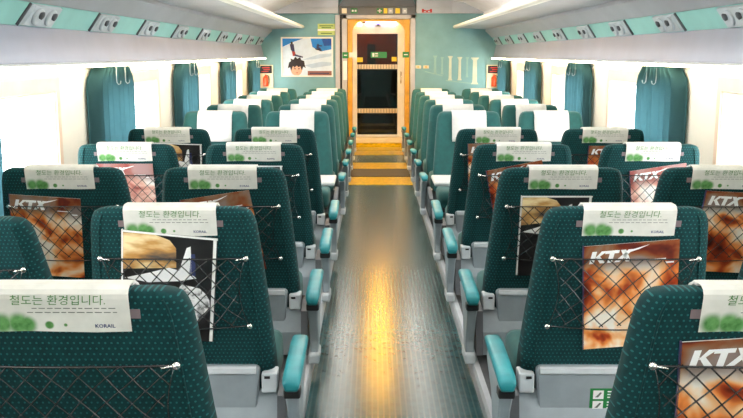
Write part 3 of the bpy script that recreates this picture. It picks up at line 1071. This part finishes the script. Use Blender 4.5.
def m_plane_art():
    """cover with a sunset photograph, an airliner tail and a crumpled white shape"""
    b = bmesh.new()
    y = -0.0047
    poly(b, [(-0.140, 0.172), (-0.05, 0.176), (0.0, 0.160), (0.020, 0.135), (0.022, 0.070), (-0.140, 0.050)], y, 0, 0.0004)
    # fuselage and tail plane
    poly(b, [(-0.135, 0.020), (-0.06, 0.045), (0.00, 0.068), (0.07, 0.052), (0.085, 0.040), (0.03, 0.025), (-0.06, 0.012)], y - 0.0004, 1, 0.0004)
    poly(b, [(0.030, 0.058), (0.052, 0.140), (0.064, 0.146), (0.070, 0.052)], y - 0.0006, 1, 0.0004)
    poly(b, [(0.062, 0.052), (0.066, 0.120), (0.078, 0.122), (0.082, 0.046)], y - 0.0006, 2, 0.0004)
    # crumpled shape
    rnd = random.Random(5)
    pts = []
    for k in range(18):
        a = 2 * pi * k / 18
        r = 0.062 * (0.85 + 0.3 * rnd.random())
        pts.append((0.055 + r * 1.15 * cos(a), -0.055 + r * sin(a)))
    poly(b, pts, y, 3, 0.0004)
    # pale spine strip down the open edge and rim
    poly(b, [(0.132, -0.178), (0.142, -0.178), (0.142, 0.178), (0.132, 0.178)], y - 0.0001, 4, 0.0004)
    poly(b, [(-0.145, 0.174), (0.145, 0.174), (0.145, 0.180), (-0.145, 0.180)], y - 0.0001, 4, 0.0004)
    poly(b, [(-0.145, -0.178), (-0.1405, -0.178), (-0.1405, 0.178), (-0.145, 0.178)], y - 0.0001, 4, 0.0004)
    return mesh_of('cover_picture', b, ['sunset', 'white_print', 'blue_print', 'crumple', 'paper'])

MAGS = [  # x, row depth, z, tilt, kind, label
    (0.688, 0, 0.622, 4, 0, 'orange-brown magazine in the net of the nearest mural-side seat back'),
    (0.718, 1, 0.612, 5, 1, 'upright orange magazine with white masthead on the second mural-side aisle seat back'),
    (-0.712, 1, 0.640, -6, 'B', 'black magazine with white airliner tail on the second poster-side aisle seat back'),
    (-1.433, 2, 0.602, -4, 2, 'orange magazine with white masthead in the third-row window seat net, poster side'),
    (-0.70, 2, 0.610, 9, 3, 'tilted dark orange magazine on the third-row aisle seat back, poster side'),
    (0.67, 2, 0.605, 0, 'B', 'black magazine with gold picture half hidden on the third-row mural-side aisle seat'),
    (1.41, 2, 0.620, -3, 0, 'orange magazine with white masthead in the third-row window seat net, mural side'),
    (-0.69, 3, 0.610, 0, 'B', 'black magazine with pale rim on the fourth-row poster-side aisle seat back'),
    (-1.356, 3, 0.620, 0, 'P', 'pale pinkish magazine in the sunlit fourth-row window seat net, poster side'),
    (0.68, 3, 0.615, 12, 1, 'steeply tilted orange magazine in the fourth-row mural-side aisle seat net'),
    (1.41, 3, 0.605, 9, 'P', 'tilted pale pink magazine in the fourth-row window seat net, mural side'),
    (-1.29, 4, 0.630, -2, 'B', 'black magazine in the fifth-row window seat net, poster side'),
    (0.66, 4, 0.635, 3, 2, 'reddish magazine peeking out under the flap of the fifth-row mural-side aisle seat'),
    (1.40, 4, 0.615, 0, 3, 'orange magazine in the fifth-row window seat net, mural side'),
]
for (x, r, z, tilt, kd, label) in MAGS:
    t = thing('magazine', label, 'magazine', (x, ROWS_AWAY[r] + rear(z) - 0.0068, z), 0, 'magazines in the seat nets')
    t.rotation_euler = (Matrix.Rotation(TILT, 3, 'X') @ Matrix.Rotation(-radians(tilt), 3, 'Y')).to_euler()
    link('pages', cached('pages', m_pages), t)
    if kd == 'B':
        cv = link('cover', cached('covB', lambda: m_cover('coverB')), t)
        link('cover_picture', cached('art', m_plane_art), cv)
    else:
        cv = link('cover', cached('cov%s' % kd, lambda: m_cover('cover%s' % kd)), t)
        link('lettering', cached('ktx', m_ktx), cv)

# ------------------------------------------------------------------ the doorway and end wall
# posts and lintel
def zpx(y):   # height on the end wall of a row of the photograph (used only to read off sizes)
    return 1.35 + (54 - y) * 0.01428
bm = bmesh.new()
box(bm, -0.625, -0.560, Y1 - 0.035, Y1 + 0.02, 0, 1.905, 0.006)
box(bm, -0.530, -DX, Y1 - 0.035, Y1 + 0.16, 0, 1.905, 0.006)
box(bm, DX, 0.530, Y1 - 0.035, Y1 + 0.16, 0, 1.905, 0.006)
box(bm, -0.53, 0.53, Y1 - 0.035, Y1 + 0.16, 1.850, 1.905, 0.006)
struct('trim_1', bm, 'post')
bm = bmesh.new()
box(bm, -0.56, -0.53, Y1 - 0.005, Y1 + 0.03, 0, 1.905)
struct('trim_2', bm, 'black')

# golden arched lining of the doorway (recess)
bm = bmesh.new()
yA, yB = Y1 + 0.02, Y1 + 0.34
arch = []
w, zt, r = 0.450, 1.846, 0.16
inner = [(-w + 0.065, 0.0)]
for k in range(9):
    a = pi - k / 8 * pi / 2
    inner.append((-w + 0.065 + r + r * cos(a), zt - 0.03 - r + r * sin(a)))
for k in range(9):
    a = pi / 2 - k / 8 * pi / 2
    inner.append((w - 0.065 - r + r * cos(a), zt - 0.03 - r + r * sin(a)))
inner.append((w - 0.065, 0.0))
outer = []
for (x, z) in inner:
    if z < zt - 0.03 - r + 0.001:
        outer.append((-w if x < 0 else w, z))
    else:
        kx = min(1.0, max(-1.0, x / (w - 0.065)))
        a = math.atan2(z - (zt - 0.03 - r), (abs(x) - (w - 0.065 - r)))
        # walk round the square corner
        c = min(1.0, max(0.0, a / (pi / 2)))
        ox = w if c <= 0.5 else (w - 0.065 - r) + (0.065 + r) * (1 - (c - 0.5) * 2)
        oz = zt if c >= 0.5 else (zt - 0.03 - r) + (0.03 + r) * c * 2
        outer.append((ox if x > 0 else -ox, oz))
for yy in (yA, yB):
    pass
VI = [[bm.verts.new((x, yy, z)) for x, z in inner] for yy in (yA, yB)]
VO = [[bm.verts.new((x, yy, z)) for x, z in outer] for yy in (yA, yB)]
for k in range(len(inner) - 1):
    bm.faces.new((VI[0][k], VI[0][k + 1], VO[0][k + 1], VO[0][k]))
    bm.faces.new((VI[1][k], VI[1][k + 1], VO[1][k + 1], VO[1][k]))
    bm.faces.new((VI[0][k], VI[0][k + 1], VI[1][k + 1], VI[1][k])).smooth = False
    bm.faces.new((VO[0][k], VO[0][k + 1], VO[1][k + 1], VO[1][k]))
bmesh.ops.remove_doubles(bm, verts=bm.verts, dist=0.00001)
struct('trim_3', bm, 'gold')

# threshold
bm = bmesh.new()
prism(bm, [(Y1 + 0.06, 0.055), (Y1 + 0.06, 0.105), (Y1 + 0.10, 0.125), (Y1 + 0.34, 0.125), (Y1 + 0.34, 0.055)], 'x', -0.384, 0.384)
struct('trim_4', bm, 'cream')
bm = bmesh.new()
prism(bm, [(Y1 - 0.03, 0.0), (Y1 - 0.03, 0.022), (Y1 + 0.02, 0.026), (Y1 + 0.02, 0.052), (Y1 + 0.34, 0.054), (Y1 + 0.34, 0.0)], 'x', -0.384, 0.384)
struct('trim_8', bm, 'gold_step_and_reflection')

# sliding door leaf
ZB, ZT = 0.13, 1.655
yD = Y1 + 0.24
bm = bmesh.new()
gx0, gx1 = -0.318, 0.282
box(bm, -0.384, gx0, yD, yD + 0.045, ZB, ZT, 0.004)
box(bm, gx1, 0.384, yD, yD + 0.045, ZB, ZT, 0.004)
box(bm, -0.384, 0.384, yD, yD + 0.045, ZT - 0.012, 1.80, 0.004)
box(bm, gx0, gx1, yD, yD + 0.045, ZB, ZB + 0.03, 0.004)
door = struct('door_1', bm, noisy('pale_door_leaf', srgb(236, 240, 242), 0.03, 9, 0.35))
bm = bmesh.new(); box(bm, gx0, gx1, yD + 0.02, yD + 0.028, ZB + 0.03, ZT - 0.012)
obj('glass_pane', bm, 'door_glass', door)
for zc in (zpx(67.0), zpx(112.5)):
    bm = bmesh.new()
    n = 26
    for k in range(n):
        x = gx0 + (gx1 - gx0) * (k + 0.5) / n
        box(bm, x - 0.0075, x + 0.0075, yD + 0.017, yD + 0.0198, zc - 0.034, zc + 0.034)
    obj('safety_stripes', bm, 'cream', door)
bm = bmesh.new()
tube(bm, [(gx1 + 0.05, yD, 0.92), (gx1 + 0.05, yD - 0.03, 0.93), (gx1 + 0.05, yD - 0.03, 1.08), (gx1 + 0.05, yD, 1.09)], 0.008, 8)
obj('handle', bm, 'chrome', door)
def sticker(name, label, x0, x1, z0, z1, y, m, marks, group='signs on the door'):
    t = thing(name, label, 'sign', ((x0 + x1) / 2, y, (z0 + z1) / 2), 0, group)
    hw, hh = (x1 - x0) / 2, (z1 - z0) / 2
    b = bmesh.new(); box(b, -hw, hw, -0.004, 0.0, -hh, hh, 0.001); obj('plate', b, m, t)
    if marks:
        b = bmesh.new()
        for (a, c, e, f) in marks:
            poly(b, [(a * hw, e * hh), (c * hw, e * hh), (c * hw, f * hh), (a * hw, f * hh)], -0.0052, 0, 0.001)
        obj('marking', b, 'white_print', t)
    return t
X = lambda px: (px - 373) * 0.0145 - 0.08
ys = Y1 - 0.036
sticker('door_sign', 'green sign with white bars at the middle of the door glass', X(370.6), X(387), zpx(58), zpx(51.8), yD + 0.016, 'green_sign', [(-0.8, -0.55, -0.6, 0.6), (-0.45, -0.1, 0.2, 0.6), (-0.45, -0.1, -0.5, -0.2)])
sticker('door_sign', 'square green sign on the door post of the poster side', X(342.4), X(348.6), zpx(58.3), zpx(52.1), ys, 'green_sign', [(-0.5, 0.5, -0.15, 0.15)])
sticker('door_sign', 'pale green sign between the post and the door glass', X(349), X(356.5), zpx(57.5), zpx(52.3), Y1 + 0.018, 'white_print', None)
sticker('door_sign', 'square dark green sign on the golden jamb of the mural side', X(402.5), X(409), zpx(57.5), zpx(51.8), Y1 + 0.018, 'green_sign', [(-0.6, 0.6, -0.15, 0.2)])
sticker('door_sign', 'yellow sticker on the door glass beside the pale sign', X(355.8), X(362.5), zpx(62.3), zpx(57.5), yD + 0.0165, 'yellow_sign', None)
sticker('door_sign', 'yellow sticker on the door glass by the mural-side stile', X(392), X(397), zpx(61.5), zpx(57.0), yD + 0.0165, 'yellow_sign', None)
t = sticker('door_sign', 'narrow white notice on the door post below the green square sign', X(343), X(347), zpx(80), zpx(61), ys, 'white_print', None)

# light box in the door header and small lamps
bm = bmesh.new(); box(bm, -0.19, 0.20, Y1 + 0.205, yD - 0.002, zpx(23.7), zpx(21.0), 0.004)
tag(obj('door_lamp', bm, 'violet_lamp'), 'violet lit tube across the top of the doorway arch', 'light')
for x, lb in ((X(359), 'small warm round lamp at the poster end of the violet tube'), (X(395), 'small warm round lamp at the mural end of the violet tube')):
    t = thing('door_spot', lb, 'light', (x, yD, zpx(23)), 0, 'lamps over the door')
    b = bmesh.new(); lathe(b, [(0.012, 0), (0.028, 0.004), (0.028, 0.03), (0.01, 0.034)], 0, 0, 14)
    bmesh.ops.rotate(b, verts=b.verts, cent=(0, 0, 0), matrix=Matrix.Rotation(radians(90), 3, 'X'))
    obj('bulb', b, 'spot_lamp', t)
t = thing('door_sensor', 'little pale sensor box under the violet tube', 'sensor', (X(378), yD, zpx(24.5)), 0)
b = bmesh.new(); box(b, -0.04, 0.04, -0.03, 0, -0.03, 0.03, 0.006); obj('case', b, 'shell_light', t)
b = bmesh.new(); box(b, -0.018, 0.018, -0.033, -0.029, -0.012, 0.012, 0.002); obj('lens', b, 'black', t)

# header sign band with pictograms
hb = thing('header_sign', 'dark grey sign band with small pictograms above the door', 'sign', (0, Y1 - 0.04, 1.96), 0)
bm = bmesh.new(); box(bm, X(339), X(415), -0.01, 0.04, -0.052, 0.056, 0.004); obj('band', bm, 'bulkhead_dark', hb)
def pic(px0, px1, m, shapes, name='pictogram'):
    b = bmesh.new()
    x0, x1 = X(px0), X(px1)
    hw = (x1 - x0) / 2; cx = (x0 + x1) / 2
    box(b, x0, x1, -0.015, -0.009, -0.036, 0.036, 0.002)
    for (a, c, e, f) in shapes:
        poly(b, [(cx + a * hw, e * 0.036), (cx + c * hw, e * 0.036), (cx + c * hw, f * 0.036), (cx + a * hw, f * 0.036)], -0.0166, 1, 0.001)
    return obj(name, b, [m, 'white_print'], hb)
pic(342, 347, 'cream', [])
pic(351, 357.5, 'green_sign', [(-0.7, -0.15, -0.4, 0.4), (0.15, 0.7, -0.4, 0.4)])
pic(376.5, 382.5, 'green_sign', [(-0.7, 0.7, -0.2, 0.2), (-0.2, 0.2, -0.7, 0.7)])
pic(383.5, 387, 'yellow_sign', [])
pic(388, 392.5, 'shell_light', [(-0.5, 0.5, -0.3, 0.3)])
pic(395, 399.5, 'yellow_sign', [])
pic(402, 406.5, 'shell_light', [(-0.5, 0.5, -0.3, 0.3)])

# bulkhead panels over the end wall
bm = bmesh.new()
box(bm, -1.50, X(305) - 0.003, Y1 - 0.10, Y1 - 0.002, 1.925, 2.14)
box(bm, X(305), X(338.5), Y1 - 0.10, Y1 - 0.002, 1.925, 1.995)
box(bm, X(305), X(338.5), Y1 - 0.10, Y1 - 0.002, 2.000, 2.14)
box(bm, X(415.5), X(450), Y1 - 0.10, Y1 - 0.002, 1.925, 1.995)
box(bm, X(415.5), X(450), Y1 - 0.10, Y1 - 0.002, 2.000, 2.14)
box(bm, X(450) + 0.003, 1.50, Y1 - 0.10, Y1 - 0.002, 1.925, 2.14)
struct('trim_5', bm, 'bulkhead')
bm = bmesh.new()
prism(bm, [(X(338.5) + 0.002, 2.018), (X(415.5) - 0.002, 2.018), (X(411), 2.14), (X(345), 2.14)], 'y', Y1 - 0.12, Y1 - 0.002)
struct('trim_6', bm, 'bulkhead_dark')
# red emblem on the bulkhead
b = bmesh.new()
zr = zpx(11.2)
for (p0, p1, a, c) in ((421, 423, -1, 1), (423, 425, -0.4, 0.4), (425.2, 427, -1, 0.2), (427, 429, -0.2, 0.4), (429, 431, -1, 1), (421, 431, -1.3, -1.05)):
    poly(b, [(X(p0), zr + a * 0.022), (X(p1), zr + a * 0.022), (X(p1), zr + c * 0.022), (X(p0), zr + c * 0.022)], Y1 - 0.103, 0, 0.002)
tag(obj('emblem', b, 'red_print'), 'small red emblem on the pale bulkhead above the mural', 'sign')

# yellow-green notice above the poster
t = thing('notice', 'yellow-green paper notice on the end wall above the poster corner', 'notice', (X(326.5), Y1 - 0.001, zpx(29.5)))
b = bmesh.new(); box(b, -0.125, 0.125, -0.004, 0, -0.08, 0.08, 0.001); obj('sheet', b, mat('lime_print', srgb(196, 214, 130), 0.6), t)
b = bmesh.new()
for zz, hw in ((0.05, 0.10), (0.025, 0.07), (-0.055, 0.08)):
    poly(b, [(-hw, zz - 0.006), (hw, zz - 0.006), (hw, zz + 0.006), (-hw, zz + 0.006)], -0.0052, 0, 0.001)
poly(b, [(-0.125, -0.02), (0.125, -0.02), (0.125, 0.005), (-0.125, 0.005)], -0.0052, 1, 0.001)
obj('marking', b, ['green_print', 'white_print'], t)

# snowboarding poster
t = thing('poster', 'framed poster of snowboarders on the sea green end wall', 'poster', (X(307), Y1 - 0.001, zpx(57)))
W2, H2 = (X(333) - X(281)) / 2, (zpx(37) - zpx(77)) / 2
b = bmesh.new()
box(b, -W2, W2, -0.020, 0, H2 - 0.022, H2, 0.003); box(b, -W2, W2, -0.020, 0, -H2, -H2 + 0.022, 0.003)
box(b, -W2, -W2 + 0.022, -0.020, 0, -H2 + 0.022, H2 - 0.022, 0.003); box(b, W2 - 0.022, W2, -0.020, 0, -H2 + 0.022, H2 - 0.022, 0.003)
obj('frame', b, 'lip', t)
def pw(name, c, rough=0.3):
    return noisy(name, c, 0.04, 10, rough)
PM = [pw('snow_print', srgb(214, 228, 240)), pw('sky_print', srgb(40, 130, 206)), pw('deep_sky_print', srgb(16, 72, 150)), pw('hair_print', srgb(44, 30, 28)),
      pw('skin_print', srgb(232, 176, 146)), pw('coat_print', srgb(52, 48, 84)), pw('strip_print', srgb(150, 96, 84)), pw('shade_print', srgb(182, 204, 224)), pw('red_cloth_print', srgb(170, 60, 50))]
b = bmesh.new()
iw, ih = W2 - 0.022, H2 - 0.022
def pp(pts, mi, lv=1):
    poly(b, [(x * iw, z * ih) for x, z in pts], -0.006 - 0.0008 * lv, mi, 0.0008)
def blob(cx, cz, rx, rz, mi, lv, n=16, wob=0.0):
    pp([(cx + rx * (1 + wob * sin(5 * k)) * cos(2 * pi * k / n), cz + rz * (1 + wob * cos(7 * k)) * sin(2 * pi * k / n)) for k in range(n)], mi, lv)
pp([(-1, -1), (1, -1), (1, 1), (-1, 1)], 0, 0)
pp([(-1, 0.55), (-0.55, 0.82), (-0.15, 1), (-1, 1)], 1, 1)
pp([(0.15, 1), (0.22, 0.55), (0.55, 0.30), (1, 0.42), (1, 1)], 1, 1)
pp([(0.60, 1), (0.70, 0.60), (1, 0.62), (1, 1)], 2, 2)
pp([(-0.2, -0.15), (0.5, 0.15), (1, 0.2), (1, 0.05), (0.3, -0.12)], 7, 1)
pp([(-0.1, -0.45), (0.6, -0.25), (1, -0.3), (1, -0.45), (0.2, -0.6)], 7, 1)
# leaping rider in the corner
blob(0.45, 0.62, 0.05, 0.09, 5, 3); pp([(0.36, 0.58), (0.52, 0.52), (0.60, 0.40), (0.48, 0.36), (0.40, 0.48)], 5, 3); pp([(0.30, 0.50), (0.36, 0.40), (0.62, 0.30), (0.60, 0.36)], 3, 4); pp([(0.46, 0.66), (0.62, 0.62), (0.61, 0.57), (0.46, 0.58)], 5, 3)
# standing rider behind the head
blob(-0.62, 0.76, 0.045, 0.075, 3, 3); pp([(-0.70, 0.70), (-0.54, 0.70), (-0.50, 0.30), (-0.60, 0.28), (-0.66, 0.40)], 5, 3); pp([(-0.62, 0.32), (-0.50, 0.30), (-0.44, 0.06), (-0.58, 0.05)], 8, 3); pp([(-0.50, 0.16), (-0.16, 0.02), (-0.18, -0.04), (-0.52, 0.06)], 5, 4)
# head with tousled hair
blob(-0.44, -0.66, 0.24, 0.36, 4, 3)
pp([(-0.80, -0.62), (-0.74, -0.30), (-0.66, -0.22), (-0.68, -0.08), (-0.56, -0.14), (-0.48, 0.02), (-0.40, -0.10), (-0.28, 0.0), (-0.24, -0.16), (-0.12, -0.22), (-0.10, -0.42), (-0.06, -0.60), (-0.16, -0.52), (-0.22, -0.74), (-0.28, -0.50), (-0.36, -0.56), (-0.42, -0.46), (-0.52, -0.58), (-0.58, -0.48), (-0.66, -0.76), (-0.70, -0.56)], 3, 4)
blob(-0.50, -0.64, 0.035, 0.035, 3, 5, 10); blob(-0.34, -0.64, 0.035, 0.035, 3, 5, 10); pp([(-0.47, -0.84), (-0.37, -0.84), (-0.39, -0.88), (-0.45, -0.88)], 8, 5)
pp([(0.02, -1), (1, -1), (1, -0.76), (0.02, -0.76)], 6, 2); pp([(0.10, -0.92), (0.90, -0.92), (0.90, -0.86), (0.10, -0.86)], 5, 3)
obj('picture', b, PM, t)

# fire extinguisher panels at both corners
for x, side in ((X(265.5), 'poster'), (X(494), 'mural')):
    t = thing('extinguisher_cabinet', 'small framed panel with red extinguisher at the %s-side corner' % side, 'fire extinguisher', (x, Y1 - 0.001, zpx(76.5)), 0, 'extinguisher panels')
    b = bmesh.new(); box(b, -0.105, 0.105, -0.03, 0, -0.165, 0.165, 0.006); obj('case', b, 'cream', t)
    b = bmesh.new(); box(b, -0.09, 0.09, -0.034, -0.029, 0.045, 0.155, 0.002); pl = obj('label_plate', b, 'black', t)
    b = bmesh.new()
    for (a, c, e, f) in ((-0.05, 0.06, 0.12, 0.132), (-0.03, 0.06, 0.092, 0.104), (-0.06, 0.04, 0.066, 0.076)):
        poly(b, [(a, e), (c, e), (c, f), (a, f)], -0.036, 0, 0.001)
    obj('marking', b, 'red_print', pl)
    b = bmesh.new()
    lathe(b, [(0.006, 0.0), (0.036, 0.004), (0.038, 0.02), (0.038, 0.12), (0.028, 0.145), (0.012, 0.155), (0.012, 0.172), (0.004, 0.174)], 0, -0.052, 14, 0, -0.145)
    ex = obj('extinguisher', b, noisy('signal_red_%s' % side, srgb(226, 84, 40), 0.05, 10, 0.35), t)
    b = bmesh.new(); tube(b, [(0.012, -0.052, 0.015), (0.045, -0.052, 0.005), (0.05, -0.052, -0.05), (0.046, -0.052, -0.10)], 0.006, 6); obj('hose', b, 'black', ex)

# pale column mural on the mural side
b = bmesh.new()
ym = Y1 - 0.0025
def colum(px, w, top, bot, mi):
    x0, x1 = X(px), X(px + w)
    hw = (x1 - x0) / 2; cx = (x0 + x1) / 2
    z1, z0 = zpx(top), zpx(bot)
    poly(b, [(cx - hw * 0.8, z0), (cx + hw * 0.8, z0), (cx + hw * 0.65, z1 - 0.04), (cx - hw * 0.65, z1 - 0.04)], ym, mi, 0.002)
    poly(b, [(cx - hw * 0.65, z1 - 0.04), (cx + hw * 0.65, z1 - 0.04), (cx + hw * 1.2, z1 - 0.012), (cx - hw * 1.2, z1 - 0.012)], ym - 0.0005, mi, 0.002)
    poly(b, [(cx - hw * 1.3, z1 - 0.014), (cx + hw * 1.3, z1 - 0.014), (cx + hw * 1.3, z1), (cx - hw * 1.3, z1)], ym - 0.0008, mi, 0.002)
    poly(b, [(cx - hw * 1.2, z0 - 0.02), (cx + hw * 1.2, z0 - 0.02), (cx + hw * 1.0, z0 + 0.004), (cx - hw * 1.0, z0 + 0.004)], ym - 0.0005, mi, 0.002)
for (px, w_, tp, bt, mi) in ((433.5, 3.2, 55.5, 73, 1), (441, 2.4, 57, 73, 1), (448.5, 3.6, 56, 79, 0), (458, 3.6, 57, 79, 0), (472, 6.0, 57.5, 83, 0), (466, 2.5, 57, 76, 1)):
    colum(px, w_, tp, bt, mi)
poly(b, [(X(446), zpx(80)), (X(480), zpx(84)), (X(480), zpx(85)), (X(446), zpx(81.2))], ym, 1, 0.0012)
poly(b, [(X(425), zpx(71)), (X(443), zpx(75.5)), (X(443), zpx(76.4)), (X(425), zpx(72))], ym, 1, 0.0012)
tag(obj('column_mural', b, [pw('column_print', srgb(206, 212, 188)), pw('faint_column_print', srgb(146, 186, 178))]), 'pale mural of classical columns on the sea green end wall', 'mural')
for p, lb in ((416.3, 'little cream switch plate beside the door post on the mural wall'), (424.0, 'little cream switch plate farther from the door post on the mural wall')):
    t = thing('switch_plate', lb, 'switch', (X(p + 2), Y1 - 0.001, zpx(67)), 0, 'switch plates on the end wall')
    b = bmesh.new(); box(b, -0.04, 0.04, -0.012, 0, -0.022, 0.022, 0.004); obj('plate', b, 'cream', t)
    b = bmesh.new(); box(b, -0.014, 0.014, -0.016, -0.011, -0.010, 0.010, 0.002); obj('button', b, 'gold', t)

# aisle towards the door: gold plates paint in reflected warm light; the mat is rubber
def floor_piece(name, label, y0, y1, m, z=0.004, ribs=True):
    t = thing(name, label, 'floor plate', (0, (y0 + y1) / 2, 0), 0, 'floor plates before the door')
    b = bmesh.new(); box(b, -AISLE + 0.003, AISLE - 0.003, y0 - (y0 + y1) / 2, y1 - (y0 + y1) / 2, 0.0005, z, 0.001); obj('plate', b, m, t)
    if ribs:
        b = bmesh.new()
        for k in range(22):
            x = -AISLE + 0.02 + k * (2 * AISLE - 0.04) / 21
            box(b, x - 0.004, x + 0.004, y0 - (y0 + y1) / 2 + 0.02, y1 - (y0 + y1) / 2 - 0.02, z, z + 0.004)
        obj('ribs', b, m, t)
floor_piece('painted_reflection', 'golden ribbed band painted as reflected warm light just before the dark mat', 9.32, 9.92, 'gold_step_and_reflection')
floor_piece('floor_mat', 'dark rubber floor mat across the aisle between painted golden reflections', 9.95, 10.62, 'rubber', 0.008, False)
floor_piece('painted_reflection', 'golden ribbed band painted as reflected warm light just beyond the dark mat', 10.66, 11.25, 'gold_step_and_reflection')
floor_piece('painted_reflection', 'golden ribbed band painted as reflected warm light at the foot of the door threshold', 12.15, 12.70, 'gold_step_and_reflection')
floor_piece('painted_reflection', 'golden ribbed band painted as reflected warm light touching the door threshold', 12.76, 13.20, 'gold_step_and_reflection')

# ------------------------------------------------------------------ vestibule behind the door
VY0, VY1 = Y1 + 0.36, Y1 + 2.4
bm = bmesh.new()
box(bm, -0.95, -0.85, VY0, VY1, 0, 2.1); box(bm, 0.85, 0.95, VY0, VY1, 0, 2.1); box(bm, -0.95, 0.95, VY1, VY1 + 0.1, 0, 2.1)
box(bm, -0.95, 0.95, VY0, VY1, 2.1, 2.2)
box(bm, -0.95, -0.46, Y1 + 0.10, VY0, 0, 2.1); box(bm, 0.46, 0.95, Y1 + 0.10, VY0, 0, 2.1); box(bm, -0.46, 0.46, Y1 + 0.161, VY0, 1.85, 2.1)
struct('wall_vestibule', bm, 'vest_wall')
bm = bmesh.new(); box(bm, -0.95, 0.95, VY0 - 0.02, VY1, -0.05, 0.02)
struct('floor_vestibule', bm, 'rubber')
t = thing('vestibule_back_panel', 'orange back panel high in the dark vestibule behind the glass', 'panel', (-0.06, VY1 - 0.001, 1.42))  # plain orange panel on the back wall of the vestibule
b = bmesh.new(); box(b, -0.38, 0.38, -0.02, 0, -0.30, 0.30, 0.01); obj('board', b, 'vest_panel', t)
b = bmesh.new(); box(b, -0.12, 0.02, -0.035, -0.019, -0.29, 0.10, 0.01); obj('dark_inset', b, 'brown', t)
t = thing('vestibule_lamp', 'warm lamp on the ceiling of the vestibule', 'light', (-0.25, VY1 - 0.6, 2.10))
b = bmesh.new(); lathe(b, [(0.10, 0.0), (0.10, -0.02), (0.07, -0.035), (0.01, -0.04)], 0, 0, 16); obj('diffuser', b, 'vest_lamp', t)

# warm downlights in the ceiling near the door, reflected in the aisle floor
for k, y in enumerate((9.3, 10.7, 12.1)):
    t = thing('downlight', 'warm round ceiling downlight over the aisle, %s on the way to the door' % ['first', 'second', 'third'][k], 'ceiling light', (0.0, y, 2.136), 0, 'warm downlights before the door')
    b = bmesh.new(); lathe(b, [(0.13, 0.0), (0.13, -0.012), (0.11, -0.016), (0.105, -0.010)], 0, 0, 20); obj('ring', b, 'chrome', t)
    b = bmesh.new(); lathe(b, [(0.104, -0.011), (0.10, -0.018), (0.02, -0.020)], 0, 0, 20); obj('lens', b, 'down_lamp', t)
